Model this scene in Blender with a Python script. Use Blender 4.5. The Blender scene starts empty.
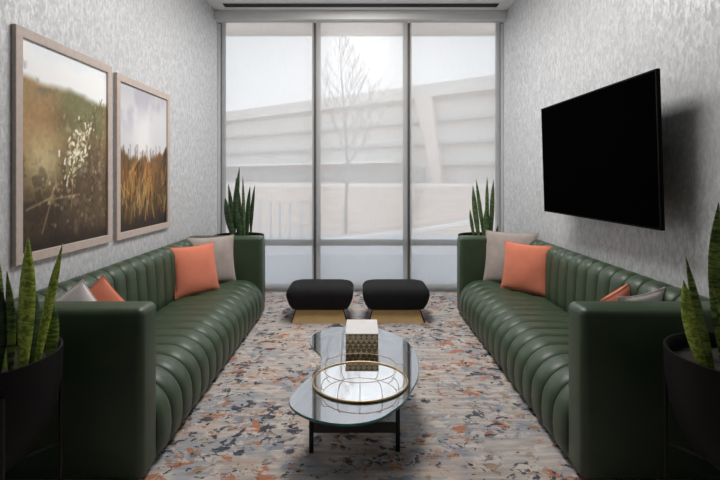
import bpy, bmesh, math, random
import numpy as np
from mathutils import Vector, Matrix

random.seed(7)
rng = np.random.default_rng(11)
SC = bpy.context.scene
COL = SC.collection
PI = math.pi

# ------------------------------------------------------------------ helpers
def link(name, me, mat=None, parent=None, smooth=True, angle=40):
    if isinstance(mat, (list, tuple)):
        for m in mat: me.materials.append(m)
    elif mat is not None:
        me.materials.append(mat)
    if smooth:
        for p in me.polygons: p.use_smooth = True
        me.set_sharp_from_angle(angle=math.radians(angle))
    o = bpy.data.objects.new(name, me)
    COL.objects.link(o)
    if parent is not None: o.parent = parent
    return o

def from_bm(name, bm, mat=None, parent=None, smooth=True, angle=40, fix=True):
    if fix: bmesh.ops.recalc_face_normals(bm, faces=bm.faces[:])
    me = bpy.data.meshes.new(name); bm.to_mesh(me); bm.free()
    return link(name, me, mat, parent, smooth, angle)

def empty(name, loc=(0, 0, 0), rz=0.0):
    o = bpy.data.objects.new(name, None); COL.objects.link(o)
    o.location = loc; o.rotation_euler = (0, 0, rz); o.empty_display_size = .1
    return o

def tag(o, label, cat, group=None):
    o['label'] = label; o['category'] = cat
    if group: o['group'] = group
    return o

def structure(o, label=None):
    o['kind'] = 'structure'
    if label: o['label'] = label
    return o

def add_box(bm, x0, x1, y0, y1, z0, z1, bev=0.0, seg=3, mat=None):
    M = Matrix.Translation(((x0+x1)/2, (y0+y1)/2, (z0+z1)/2)) @ Matrix.Diagonal((abs(x1-x0), abs(y1-y0), abs(z1-z0), 1))
    vs = bmesh.ops.create_cube(bm, size=1.0, matrix=M)['verts']
    fs = {f for v in vs for f in v.link_faces}
    if bev > 0:
        es = list({e for v in vs for e in v.link_edges})
        r = bmesh.ops.bevel(bm, geom=es, offset=bev, segments=seg, profile=.5, affect='EDGES')
        fs |= set(r['faces'])
    if mat is not None:
        for f in fs:
            if f.is_valid: f.material_index = mat

def box(name, x0, x1, y0, y1, z0, z1, mat, parent=None, bev=0.0, seg=3):
    bm = bmesh.new(); add_box(bm, x0, x1, y0, y1, z0, z1, bev, seg)
    return from_bm(name, bm, mat, parent, smooth=bev > 0)

def add_tube(bm, pts, radii, seg=8, closed=False):
    pts = [Vector(p) for p in pts]; n = len(pts)
    if not isinstance(radii, (list, tuple)): radii = [radii]*n
    rings = []; ref = None
    for i, p in enumerate(pts):
        if closed: t = pts[(i+1) % n]-pts[i-1]
        else: t = pts[min(i+1, n-1)]-pts[max(i-1, 0)]
        t.normalize()
        if ref is None:
            ref = Vector((0, 0, 1)) if abs(t.z) < .9 else Vector((1, 0, 0))
        a = t.cross(ref)
        if a.length < 1e-5: a = t.cross(Vector((0, 1, 0)))
        a.normalize(); b = t.cross(a).normalized(); ref = -b if False else ref
        rings.append([bm.verts.new(p+(a*math.cos(2*PI*k/seg)+b*math.sin(2*PI*k/seg))*radii[i]) for k in range(seg)])
    m = n if closed else n-1
    for i in range(m):
        r0, r1 = rings[i], rings[(i+1) % n]
        for k in range(seg):
            bm.faces.new((r0[k], r0[(k+1) % seg], r1[(k+1) % seg], r1[k]))
    if not closed:
        bm.faces.new(rings[0][::-1]); bm.faces.new(rings[-1])

def add_lathe(bm, prof, seg=48, c=(0, 0, 0)):
    rings = []
    for r, z in prof:
        if r < 1e-5: rings.append([bm.verts.new((c[0], c[1], c[2]+z))])
        else: rings.append([bm.verts.new((c[0]+r*math.cos(2*PI*k/seg), c[1]+r*math.sin(2*PI*k/seg), c[2]+z)) for k in range(seg)])
    for i in range(len(rings)-1):
        a, b = rings[i], rings[i+1]
        for k in range(seg):
            k2 = (k+1) % seg
            if len(a) == 1 and len(b) == 1: continue
            if len(a) == 1: bm.faces.new((a[0], b[k2], b[k]))
            elif len(b) == 1: bm.faces.new((a[k], a[k2], b[0]))
            else: bm.faces.new((a[k], a[k2], b[k2], b[k]))

def quad_plane(name, pts, mat, parent=None):
    me = bpy.data.meshes.new(name); me.from_pydata(pts, [], [tuple(range(len(pts)))])
    return link(name, me, mat, parent, smooth=False)

# ------------------------------------------------------------------ materials
class NT:
    def __init__(s, name):
        s.m = bpy.data.materials.new(name); s.m.use_nodes = True
        s.t = s.m.node_tree; s.t.nodes.clear()
        s.out = s.n('ShaderNodeOutputMaterial')
    def n(s, typ, **kw):
        nd = s.t.nodes.new(typ)
        for k, v in kw.items():
            if k.startswith('i_'):
                key = k[2:].replace('_', ' ')
                nd.inputs[key].default_value = v
            else: setattr(nd, k, v)
        return nd
    def l(s, a, b): s.t.links.new(a, b)
    def coord(s, scale=(1, 1, 1), kind='Object', rot=(0, 0, 0)):
        c = s.n('ShaderNodeTexCoord'); mp = s.n('ShaderNodeMapping')
        mp.inputs['Scale'].default_value = scale; mp.inputs['Rotation'].default_value = rot
        s.l(c.outputs[kind], mp.inputs['Vector']); return mp.outputs['Vector']
    def noise(s, vec, scale, detail=3, rough=.5, dist=0):
        nd = s.n('ShaderNodeTexNoise'); s.l(vec, nd.inputs['Vector'])
        nd.inputs['Scale'].default_value = scale; nd.inputs['Detail'].default_value = detail
        nd.inputs['Roughness'].default_value = rough; nd.inputs['Distortion'].default_value = dist
        return nd.outputs['Fac']
    def ramp(s, fac, stops, interp='LINEAR'):
        r = s.n('ShaderNodeValToRGB'); r.color_ramp.interpolation = interp
        el = r.color_ramp.elements
        while len(el) < len(stops): el.new(.5)
        for e, (p, c) in zip(el, stops):
            e.position = p; e.color = (*c, 1) if len(c) == 3 else c
        s.l(fac, r.inputs['Fac']); return r.outputs['Color']
    def mix(s, fac, a, b):
        m = s.n('ShaderNodeMix', data_type='RGBA')
        for sock, v in ((m.inputs[0], fac), (m.inputs[6], a), (m.inputs[7], b)):
            if isinstance(v, (int, float)): sock.default_value = v
            elif isinstance(v, tuple): sock.default_value = (*v, 1) if len(v) == 3 else v
            else: s.l(v, sock)
        return m.outputs[2]
    def math(s, op, a, b=None):
        m = s.n('ShaderNodeMath', operation=op)
        for i, v in enumerate((a, b)):
            if v is None: continue
            if isinstance(v, (int, float)): m.inputs[i].default_value = v
            else: s.l(v, m.inputs[i])
        return m.outputs[0]
    def principled(s, color=None, rough=.5, metal=0.0, spec=.5, bump=None, bstr=.2, bdist=.01, sheen=0, coat=0):
        p = s.n('ShaderNodeBsdfPrincipled')
        for sock, v in (('Base Color', color), ('Roughness', rough), ('Metallic', metal)):
            if v is None: continue
            if isinstance(v, (int, float)): p.inputs[sock].default_value = v
            elif isinstance(v, tuple): p.inputs[sock].default_value = (*v, 1)
            else: s.l(v, p.inputs[sock])
        p.inputs['Specular IOR Level'].default_value = spec
        p.inputs['Sheen Weight'].default_value = sheen
        p.inputs['Coat Weight'].default_value = coat
        if bump is not None:
            b = s.n('ShaderNodeBump'); b.inputs['Strength'].default_value = bstr; b.inputs['Distance'].default_value = bdist
            s.l(bump, b.inputs['Height']); s.l(b.outputs['Normal'], p.inputs['Normal'])
        s.l(p.outputs[0], s.out.inputs['Surface']); s.p = p
        return s.m

def simple(name, color, rough=.5, metal=0.0, spec=.5, nscale=0, namt=.1, **kw):
    t = NT(name)
    if nscale:
        v = t.coord(); f = t.noise(v, nscale, 3)
        lo = tuple(c*(1-namt) for c in color); hi = tuple(min(1, c*(1+namt)) for c in color)
        c = t.ramp(f, [(.3, lo), (.7, hi)])
        return t.principled(c, rough, metal, spec, bump=f, bstr=.08, **kw)
    return t.principled(color, rough, metal, spec, **kw)

def mat_wallpaper():
    t = NT('silver_wallpaper')
    v = t.coord((34, 34, 19))
    n1 = t.noise(v, 1.0, 4, .62, .8)
    n2 = t.noise(t.coord((70, 70, 26)), 1.0, 2, .5)
    n3 = t.noise(t.coord((1.6, 1.6, .35)), 1.0, 2)
    f = t.math('ADD', t.math('MULTIPLY', n1, .75), t.math('MULTIPLY', n2, .25))
    c1 = t.ramp(f, [(.40, (.49, .50, .515)), (.5, (.59, .60, .615)), (.60, (.735, .74, .75))])
    c = t.mix(t.math('MULTIPLY', n3, .35), c1, (.56, .565, .575))
    rg = t.ramp(f, [(.42, (.62,)*3), (.58, (.36,)*3)])
    return t.principled(c, rg, .12, .5, bump=f, bstr=.25, bdist=.006)

def mat_leather():
    t = NT('green_leather')
    v = t.coord((1, 1, 1))
    f = t.noise(v, 9, 3); g = t.noise(v, 260, 2)
    c = t.ramp(f, [(.3, (.038, .062, .034)), (.7, (.048, .078, .042))])
    return t.principled(c, .42, 0, .5, bump=g, bstr=.05, bdist=.002)

def mat_rug():
    t = NT('abstract_rug')
    wob = t.noise(t.coord((1, 1, 1)), 7, 2)
    vs = t.coord((.95, 1.05, 1))
    streak = t.noise(t.coord((4, 30, 1)), 1, 4, .6)
    base = t.ramp(streak, [(.32, (.29, .265, .255)), (.45, (.39, .355, .335)), (.56, (.48, .435, .41)), (.68, (.58, .535, .505))])
    warm = t.noise(vs, 2.3, 3, .55)
    base = t.mix(t.ramp(warm, [(.52, (0,)*3), (.62, (.55,)*3)]), base, (.50, .36, .27))
    cool = t.noise(t.coord((.8, 1.15, 1), rot=(0, 0, .5)), 2.9, 3, .55)
    base = t.mix(t.ramp(cool, [(.53, (0,)*3), (.60, (.6,)*3)]), base, (.27, .31, .36))
    def layer(prev, color, scale, thr, mscale, mthr, off, amt=1.0, dist=.45, det=5):
        mp = t.n('ShaderNodeMapping'); mp.inputs['Location'].default_value = off
        t.l(vs, mp.inputs['Vector'])
        a = t.noise(mp.outputs['Vector'], scale, det, .62, dist)
        m = t.noise(mp.outputs['Vector'], mscale, 2, .5)
        fa = t.ramp(a, [(thr, (0,)*3), (thr+.012, (1,)*3)])
        fm = t.ramp(m, [(mthr, (0,)*3), (mthr+.05, (1,)*3)])
        k = t.math('MULTIPLY', t.math('MULTIPLY', fa, fm), amt)
        return t.mix(k, prev, color)
    c = layer(base, (.58, .53, .48), 11, .57, 2.5, .44, (3, 1, 0), .8)
    c = layer(c, (.22, .25, .295), 10.5, .56, 2.0, .47, (7, 2, 0), .85)
    c = layer(c, (.40, .155, .075), 9.5, .565, 1.9, .48, (1, 9, 0), .9)
    c = layer(c, (.30, .19, .11), 12, .585, 1.6, .46, (5, 5, 0), .8)
    c = layer(c, (.05, .056, .078), 13, .563, 1.7, .465, (11, 4, 0), .95)
    c = layer(c, (.03, .032, .042), 17, .605, 2.6, .44, (2, 13, 0), .95)
    # broken yarn streaks over everything
    st = t.noise(t.coord((9, 95, 1)), 1, 2, .5)
    c = t.mix(t.ramp(st, [(.55, (0,)*3), (.66, (.45,)*3)]), c, (.50, .46, .43))
    pile = t.noise(t.coord((1, 1, 1)), 320, 2)
    return t.principled(c, .95, 0, .1, bump=pile, bstr=.35, bdist=.004)

def mat_fabric(name, color, scale=420, var=.12, sheen=.15):
    t = NT(name)
    v = t.coord(); f = t.noise(v, scale, 2); g = t.noise(v, 14, 3)
    m = t.math('ADD', t.math('MULTIPLY', f, .6), t.math('MULTIPLY', g, .4))
    c = t.ramp(m, [(.35, tuple(x*(1-var) for x in color)), (.65, tuple(min(1, x*(1+var)) for x in color))])
    return t.principled(c, .9, 0, .2, bump=f, bstr=.25, bdist=.002, sheen=sheen)

def mat_leaf(name, dark, light, sc=(14, 14, 60)):
    t = NT(name)
    v = t.coord((1, 1, 1))
    n = t.noise(t.coord(sc), 1.0, 3, .6, 1.2)
    c = t.ramp(n, [(.40, light), (.50, tuple((a+b)/2 for a, b in zip(dark, light))), (.58, dark)])
    return t.principled(c, .38, 0, .45)

def mat_shade():
    t = NT('sheer_screen_fabric')
    weave = t.noise(t.coord((120, 120, 6)), 1, 2)
    col = t.ramp(weave, [(.3, (.505, .50, .495)), (.7, (.53, .525, .52))])
    d = t.n('ShaderNodeBsdfDiffuse'); t.l(col, d.inputs[0])
    tl = t.n('ShaderNodeBsdfTranslucent'); t.l(col, tl.inputs[0])
    m1 = t.n('ShaderNodeMixShader'); m1.inputs[0].default_value = .62
    t.l(d.outputs[0], m1.inputs[1]); t.l(tl.outputs[0], m1.inputs[2])
    tr = t.n('ShaderNodeBsdfTransparent'); tr.inputs[0].default_value = (1, 1, 1, 1)
    m2 = t.n('ShaderNodeMixShader'); m2.inputs[0].default_value = .29
    t.l(m1.outputs[0], m2.inputs[1]); t.l(tr.outputs[0], m2.inputs[2])
    t.l(m2.outputs[0], t.out.inputs['Surface'])
    return t.m

def mat_clear(name, tint, refl, rough=.0, boost=.5):
    t = NT(name)
    tr = t.n('ShaderNodeBsdfTransparent'); tr.inputs[0].default_value = (*tint, 1)
    g = t.n('ShaderNodeBsdfGlossy'); g.inputs['Roughness'].default_value = rough; g.inputs[0].default_value = (.95, .97, 1, 1)
    lw = t.n('ShaderNodeFresnel'); lw.inputs['IOR'].default_value = 1.5
    f = t.math('ADD', t.math('MULTIPLY', lw.outputs[0], boost), refl)
    m = t.n('ShaderNodeMixShader'); t.l(f, m.inputs[0]); t.l(tr.outputs[0], m.inputs[1]); t.l(g.outputs[0], m.inputs[2])
    t.l(m.outputs[0], t.out.inputs['Surface'])
    return t.m

def mat_vcol(name, rough=.45):
    t = NT(name)
    a = t.n('ShaderNodeVertexColor', layer_name='paint')
    return t.principled(a.outputs['Color'], rough, 0, .25)

def mat_mosaic():
    t = NT('gold_triangle_mosaic')
    # slanted checks of gold and ivory inlay in object space
    c = t.n('ShaderNodeTexCoord'); sep = t.n('ShaderNodeSeparateXYZ'); t.l(c.outputs['Object'], sep.inputs[0])
    h = t.math('ADD', sep.outputs[0], sep.outputs[1])
    a = t.math('ADD', t.math('MULTIPLY', h, 30), t.math('MULTIPLY', sep.outputs[2], 26))
    b = t.math('SUBTRACT', t.math('MULTIPLY', h, 30), t.math('MULTIPLY', sep.outputs[2], 26))
    cmb = t.n('ShaderNodeCombineXYZ'); t.l(a, cmb.inputs[0]); t.l(b, cmb.inputs[1]); t.l(t.math('MULTIPLY', sep.outputs[2], 36), cmb.inputs[2])
    ck = t.n('ShaderNodeTexChecker'); ck.inputs['Scale'].default_value = 1.0
    ck.inputs['Color1'].default_value = (.28, .19, .10, 1); ck.inputs['Color2'].default_value = (.95, .80, .58, 1)
    t.l(cmb.outputs[0], ck.inputs['Vector'])
    n = t.noise(t.coord(), 60, 2)
    col = t.mix(t.math('MULTIPLY', n, .5), ck.outputs['Color'], (.33, .24, .13))
    return t.principled(col, .4, .1, .5)

M = dict(
    wallpaper=mat_wallpaper(), leather=mat_leather(), rug=mat_rug(),
    ceiling=simple('ceiling_paint', (.86, .86, .86), .9, spec=.2, nscale=3, namt=.02),
    floor=simple('grey_floor', (.32, .31, .30), .6, nscale=8, namt=.1),
    back=simple('charcoal_paint', (.07, .07, .07), .9, nscale=3),
    pelmet=simple('white_powder_coat', (.72, .72, .715), .6, nscale=5, namt=.02),
    slot=simple('black_slot', (.02, .02, .02), .8, nscale=30),
    mullion=simple('dark_aluminium', (.10, .098, .096), .5, .2, nscale=20),
    hem=simple('hem_bar_grey', (.33, .33, .33), .5, .2, nscale=20),
    shade=mat_shade(), pane=mat_clear('window_glass', (.97, .98, .98), 0.0, 0.0, .6),
    glass=mat_clear('smoked_table_glass', (.56, .62, .65), .40, .015, .9),
    glassedge=simple('teal_glass_edge', (.03, .17, .16), .15, 0, .6, nscale=20),
    blackmetal=simple('black_metal', (.012, .012, .013), .42, .3, nscale=40),
    crossbar=simple('bronze_bar', (.05, .046, .045), .5, .2, nscale=40),
    planter=simple('black_planter', (.006, .0055, .006), .6, 0, .2, nscale=25),
    soil=simple('potting_soil', (.022, .017, .013), 1.0, nscale=60, namt=.5),
    brass=simple('satin_brass', (.80, .56, .25), .45, .12, nscale=12, namt=.06),
    gold=simple('gold_wire', (.62, .46, .26), .4, .35, nscale=40, namt=.05),
    mirror=simple('mirror_silver', (.93, .94, .95), .02, 1.0),
    velvet=mat_fabric('black_velvet', (.012, .012, .013), 200, .2, .02),
    coral=mat_fabric('coral_cotton', (.69, .22, .135), 420, .07, .1),
    oat=mat_fabric('oatmeal_linen', (.40, .345, .315), 300, .16),
    pale=mat_fabric('pale_striped_linen', (.74, .68, .67), 300, .12),
    leaf_a=mat_leaf('banded_leaf', (.04, .08, .018), (.24, .33, .06)),
    leaf_b=mat_leaf('bright_leaf', (.17, .27, .035), (.56, .68, .10), (45, 45, 75)),
    leaf_c=mat_leaf('dark_leaf', (.010, .026, .010), (.045, .085, .03)),
    leaf_d=mat_leaf('mid_leaf', (.03, .07, .02), (.13, .20, .07)),
    frame=simple('pinkish_oak', (.54, .45, .40), .6, nscale=30, namt=.07),
    paint=mat_vcol('photographic_print'),
    screen=simple('dead_screen', (.0012, .0012, .0012), .6, 0, 0.0),
    tvplastic=simple('tv_plastic', (.004, .004, .004), .6, 0, .06),
    white=simple('white_stone', (.62, .61, .60), .5, nscale=30, namt=.04),
    mosaic=mat_mosaic(),
    facade=simple('pale_concrete', (.78, .765, .74), .9, nscale=.3, namt=.03),
    band=simple('hazy_glazing', (.76, .75, .715), .6, nscale=.4, namt=.04),
    slab=simple('slab_grey', (.58, .57, .55), .9, nscale=.3, namt=.05),
    column=simple('warm_concrete', (.82, .76, .71), .9, nscale=.5, namt=.03),
    canopy=simple('white_canopy', (.95, .95, .94), .8),
    dim=simple('grey_cladding', (.56, .565, .56), .9, nscale=.6, namt=.08),
    lawn=simple('dry_lawn', (.74, .60, .50), .95, nscale=1.2, namt=.14),
    paving=simple('pale_paving', (.66, .66, .67), .9, nscale=2, namt=.06),
    kerb=simple('white_kerb', (.95, .95, .94), .9),
    slate=simple('blue_grey_ledge', (.47, .50, .53), .9, nscale=3, namt=.05),
    lintel=simple('beige_lintel', (.88, .78, .70), .9, nscale=1, namt=.04),
    bark=simple('grey_bark', (.46, .43, .41), .9, nscale=20),
    rail=simple('rail_grey', (.62, .62, .63), .6, nscale=20),
)

# ------------------------------------------------------------------ room shell
XL, XR, YB, YF, ZC = -1.76, 1.775, 5.95, -2.6, 3.43
structure(box('floor', XL-.15, XR+.15, YF-.1, YB+.22, -.12, 0, M['floor']), 'grey floor under the patterned rug')
structure(box('ceiling', XL-.15, XR+.15, YF-.1, YB+.22, ZC, ZC+.15, M['ceiling']), 'smooth light grey ceiling')
structure(box('wall_left', XL-.15, XL, YF, YB+.1, 0, ZC, M['wallpaper']), 'left wall in mottled silver grey wallpaper')
structure(box('wall_right', XR, XR+.15, YF, YB+.1, 0, ZC, M['wallpaper']), 'right wall in mottled silver grey wallpaper')
structure(box('wall_rear', XL-.15, XR+.15, YF-.12, YF, 0, ZC, M['back']), 'dark wall behind the viewer')

# window: frame with mullions, transom, sill, six panes
win = empty('window_1', (0, 6.03, 0)); structure(win, 'floor to ceiling window of three bays with low transom')
def wbox(nm, x0, x1, y0, y1, z0, z1, m): return box(nm, x0, x1, y0, y1, z0, z1, m, win, .004, 1)
MX = (-.555, .60)
wbox('jamb_liner', XL, XL+.03, -.10, -.062, 0, ZC-.12, M['pelmet']); wbox('jamb_liner', XR-.03, XR, -.10, -.062, 0, ZC-.12, M['pelmet'])
wbox('jamb', XL, XL+.06, -.06, .06, 0, ZC, M['mullion'])
wbox('jamb', XR-.06, XR, -.06, .06, 0, ZC, M['mullion'])
for mx in MX: wbox('mullion', mx-.021, mx+.021, -.06, .06, 0, ZC, M['mullion']); wbox('mullion_cap', mx-.055, mx+.055, .062, .10, 0, ZC, M['lintel'])
xs = [XL+.06, MX[0]-.021, MX[0]+.021, MX[1]-.021, MX[1]+.021, XR-.06]
for i in range(3):
    a, b = xs[2*i], xs[2*i+1]
    wbox('transom', a, b, -.045, .045, .555, .625, M['mullion'])
    wbox('sill_rail', a, b, -.045, .045, 0, .06, M['mullion'])
    wbox('head_rail', a, b, -.045, .045, ZC-.05, ZC, M['mullion'])
    box('pane', a, b, -.004, .004, .06, .555, M['pane'], win)
    box('pane', a, b, -.004, .004, .625, ZC-.05, M['pane'], win)

# pelmet across the window head
structure(box('trim_1', XL, XR, 5.80, 5.945, 3.318, ZC, M['pelmet'], None, .004, 2), 'pale grey shade pelmet along the window head')

# three roller shades
for i, (x0, x1, w) in enumerate(((-1.698, -.572, 'left'), (-.538, .583, 'middle'), (.618, 1.718, 'right'))):
    r = empty('roller_shade', ((x0+x1)/2, 5.89, 0))
    tag(r, {'left': 'sheer grey roller shade in the left bay, beside the framed pictures wall',
            'middle': 'sheer grey roller shade in the middle bay, behind the two ottomans',
            'right': 'sheer grey roller shade in the right bay, beside the television wall'}[w],
        'roller shade', 'roller shades over the window')
    h = (x1-x0)/2
    bm = bmesh.new()
    vs = [bm.verts.new(p) for p in ((-h, 0, .045), (h, 0, .045), (h, 0, 3.36), (-h, 0, 3.36))]
    bm.faces.new(vs); from_bm('fabric', bm, M['shade'], r, False)
    box('hem_bar', -h, h, -.012, .012, .02, .062, M['hem'], r, .005, 2)
    bm = bmesh.new(); add_tube(bm, [(-h, 0, 3.385), (h, 0, 3.385)], .026, 16)
    from_bm('roller_tube', bm, M['hem'], r)

# linear slot diffuser in the ceiling
sd = empty('slot_diffuser', (0, 5.63, ZC-.0005)); tag(sd, 'long black linear air slot in the ceiling above the window', 'air vent')
bm = bmesh.new()
add_box(bm, -1.645, 1.665, -.085, -.065, -.006, .0, .001, 1); add_box(bm, -1.645, 1.665, .065, .085, -.006, .0, .001, 1)
add_box(bm, -1.645, -1.60, -.065, .065, -.006, 0); add_box(bm, 1.62, 1.665, -.065, .065, -.006, 0)
from_bm('flange', bm, M['ceiling'], sd, False)
box('slot', -1.60, 1.62, -.065, .065, -.003, 0, M['slot'], sd)

# rug
rug = box('area_rug', -1.66, 1.68, .75, 5.84, 0, .012, M['rug'], None, .004, 1)
tag(rug, 'large distressed abstract rug in beige, rust and navy covering the floor', 'rug')

# ------------------------------------------------------------------ sofas
NORM = lambda v: v/np.linalg.norm(v)
def channel_mesh(name, prof, y0, y1, n, amp, mat, parent, s, per=17):
    """prof: list of (X, z, weight) open line; extra closing points appended with weight 0"""
    P = np.array([(p[0], p[1]) for p in prof]); W = np.array([p[2] for p in prof])
    T = np.gradient(P, axis=0); N = np.stack([T[:, 1], -T[:, 0]], 1); N /= np.linalg.norm(N, axis=1)[:, None]
    # outward side: towards smaller X / larger z
    cen = P.mean(0) + np.array([.15, -.1])
    for i in range(len(N)):
        if np.dot(N[i], P[i]-cen) < 0: N[i] *= -1
    ys, off = [], []
    for k in range(n):
        for j in range(per):
            t = .5-.5*math.cos(PI*j/(per-1))
            if k > 0 and j == 0: continue
            q = 2*t-1
            ys.append(y0+(y1-y0)*(k+t)/n); off.append(-amp*(1-(1-abs(q)**3.4)**.62))
    verts, faces = [], []
    m = len(P)
    for y, o in zip(ys, off):
        q = P+N*(o*W)[:, None]
        verts += [(s*a, y, b) for a, b in q]
    for i in range(len(ys)-1):
        for j in range(m):
            j2 = (j+1) % m
            faces.append((i*m+j, i*m+j2, (i+1)*m+j2, (i+1)*m+j))
    faces.append(tuple(range(m))[::-1]); L = (len(ys)-1)*m; faces.append(tuple(L+i for i in range(m)))
    bm = bmesh.new()
    bv = [bm.verts.new(v) for v in verts]
    for f in faces: bm.faces.new([bv[i] for i in f])
    return from_bm(name, bm, mat, parent, True, 70)

def arc(cx, cz, rx, rz, a0, a1, n):
    return [(cx+rx*math.cos(math.radians(a0+(a1-a0)*i/n)), cz+rz*math.sin(math.radians(a0+(a1-a0)*i/n))) for i in range(n+1)]

def make_sofa(s, dx, label):
    r = empty('channel_sofa', (s*(1.36+dx), 3.55, .012))
    tag(r, label, 'sofa', 'facing green channel tufted sofas')
    o = -1.36; yo = -3.55; zz = -.012
    YA, YBk = 2.15, 4.95; ta = .172
    # arms
    for a, b in ((YA, YA+ta), (YBk-ta, YBk)):
        bm = bmesh.new(); add_box(bm, .975+o, 1.735+o, a+yo, b+yo, .035+zz, .812+zz, .036, 5)
        # slight crowning of the upholstery
        for v in bm.verts: v.co.x *= s
        bmesh.ops.recalc_face_normals(bm, faces=bm.faces[:])
        from_bm('arm', bm, M['leather'], r, True, 60)
        for side in ((.985, .995),):
            pass
    # plinth and feet
    bm = bmesh.new(); add_box(bm, min(s*(1.03+o), s*(1.72+o)), max(s*(1.03+o), s*(1.72+o)), YA+.06+yo, YBk-.06+yo, .045+zz, .09+zz, .004, 1)
    from_bm('plinth', bm, M['blackmetal'], r)
    for fx in (1.05, 1.68):
        for fy in (YA+.11, YBk-.11):
            bm = bmesh.new(); x = s*(fx+o)
            add_lathe(bm, [(0, zz+.012), (.017, zz+.012), (.022, .05+zz), (0, .05+zz)], 14, (x, fy+yo, 0))
            from_bm('foot', bm, M['blackmetal'], r)
    # seat cushions (two), eight channels each
    ya, yb = YA+ta+.002, YBk-ta-.002; ym = (ya+yb)/2
    sp = [(1.62, .345, 0), (1.60, .372, .6), (1.54, .383, 1), (1.45, .388, 1), (1.34, .392, 1), (1.23, .393, 1)]
    sp += [(a, b, 1) for a, b in arc(1.165, .193, .205, .20, 90, 180, 9)]
    sp += [(.958, .15, 1), (.962, .10, 1), (.972, .06, .9), (.99, .042, .4), (1.05, .038, 0), (1.3, .092, 0), (1.62, .092, 0)]
    sp = [(a+o, b+zz, w) for a, b, w in sp]
    for a, b in ((ya, ym-.001), (ym+.001, yb)):
        channel_mesh('seat_cushion', sp, a+yo, b+yo, 8, .025, M['leather'], r, s)
    bp = [(1.50+.10, .335, 0), (1.553, .36, 1), (1.553, .44, 1), (1.557, .54, 1), (1.563, .64, 1), (1.568, .70, 1)]
    bp += [(a, b, 1) for a, b in arc(1.663, .715, .094, .10, 180, 90, 8)][1:]
    bp += [(1.69, .812, .8), (1.72, .80, .5), (1.735, .775, .1), (1.735, .55, 0), (1.735, .335, 0)]
    bp = [(a+o, b+zz, w) for a, b, w in bp]
    for a, b in ((ya, ym-.001), (ym+.001, yb)):
        channel_mesh('back_cushion', bp, a+yo, b+yo, 8, .023, M['leather'], r, s)
    return r

make_sofa(-1, 0.0, 'dark green leather channel tufted sofa under the two framed pictures')
make_sofa(1, 0.022, 'dark green leather channel tufted sofa under the wall-mounted television')

# ------------------------------------------------------------------ pillows
def pillow(name, c, u, v, w, h, T, mat, label, roll=0, seed=0, group=None):
    u = Vector(u).normalized(); v = Vector(v); v = (v-u*v.dot(u)).normalized()
    if roll:
        a = math.radians(roll); u, v = u*math.cos(a)+v*math.sin(a), v*math.cos(a)-u*math.sin(a)
    nrm = u.cross(v)
    n = 28; bm = bmesh.new(); rr = random.Random(seed)
    ph = [rr.uniform(0, 6.28) for _ in range(6)]
    grid = {}
    for sd in (1, -1):
        for i in range(n+1):
            for j in range(n+1):
                a = 2*i/n-1; b = 2*j/n-1
                edge = i in (0, n) or j in (0, n)
                if edge and sd == -1:
                    grid[(sd, i, j)] = grid[(1, i, j)]; continue
                x = a*w/2*(1-.075*(1-b*b)*abs(a)**1.5); y = b*h/2*(1-.075*(1-a*a)*abs(b)**1.5)
                t = max(0, (1-a*a)*(1-b*b))**.46
                wr = 1+.05*math.sin(5*a+ph[0])*math.sin(4*b+ph[1])+.03*math.sin(9*a*b+ph[2])
                z = sd*T/2*t*wr
                y -= .012*h*(1-b)*math.cos(a*1.5)  # a little sag
                grid[(sd, i, j)] = bm.verts.new((x, y, z))
    for sd in (1, -1):
        for i in range(n):
            for j in range(n):
                q = [grid[(sd, i, j)], grid[(sd, i+1, j)], grid[(sd, i+1, j+1)], grid[(sd, i, j+1)]]
                bm.faces.new(q if sd == 1 else q[::-1])
    o = from_bm(name, bm, mat, None, True, 80, fix=False)
    o.matrix_world = Matrix(((u.x, v.x, nrm.x, c[0]), (u.y, v.y, nrm.y, c[1]), (u.z, v.z, nrm.z, c[2]), (0, 0, 0, 1)))
    # seam piping follows the rim
    rim = []
    for i in range(n): rim.append((i, 0))
    for j in range(n): rim.append((n, j))
    for i in range(n, 0, -1): rim.append((i, n))
    for j in range(n, 0, -1): rim.append((0, j))
    pts = []
    for i, j in rim:
        a = 2*i/n-1; b = 2*j/n-1
        x = a*w/2*(1-.075*(1-b*b)*abs(a)**1.5); y = b*h/2*(1-.075*(1-a*a)*abs(b)**1.5)-.012*h*(1-b)*math.cos(a*1.5)
        pts.append((x, y, 0))
    bm = bmesh.new(); add_tube(bm, pts, .0032, 6, True); from_bm('piping', bm, mat, o)
    return tag(o, label, 'cushion', group)

G = 'scatter cushions on the sofas'
def lean(b0, b1, top, w, T, mat, label, seed, h=None):
    b0, b1, top = Vector(b0), Vector(b1), Vector(top); h = h or w
    vv = (top-(b0+b1)/2); mid = (b0+b1)/2+vv.normalized()*h*.47
    return pillow('throw_pillow', mid, b1-b0, vv, w, h, T, mat, label, 0, seed, G)
lean((-1.545, 4.03, .40), (-1.265, 4.42, .40), (-1.50, 4.235, .80), .455, .13, M['coral'], 'coral pillow at the window end of the sofa under the framed pictures', 1, .43)
lean((-1.58, 4.50, .405), (-1.225, 4.72, .405), (-1.46, 4.665, .83), .45, .12, M['oat'], 'oatmeal pillow behind the coral one, window end of the sofa under the pictures', 2)
lean((1.60, 4.07, .405), (1.29, 4.44, .405), (1.51, 4.285, .83), .47, .13, M['coral'], 'coral pillow at the window end of the sofa under the television', 3, .43)
lean((1.62, 4.50, .405), (1.215, 4.72, .405), (1.49, 4.68, .845), .50, .12, M['oat'], 'oatmeal pillow behind the coral one, window end of the sofa under the television', 4)
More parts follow.
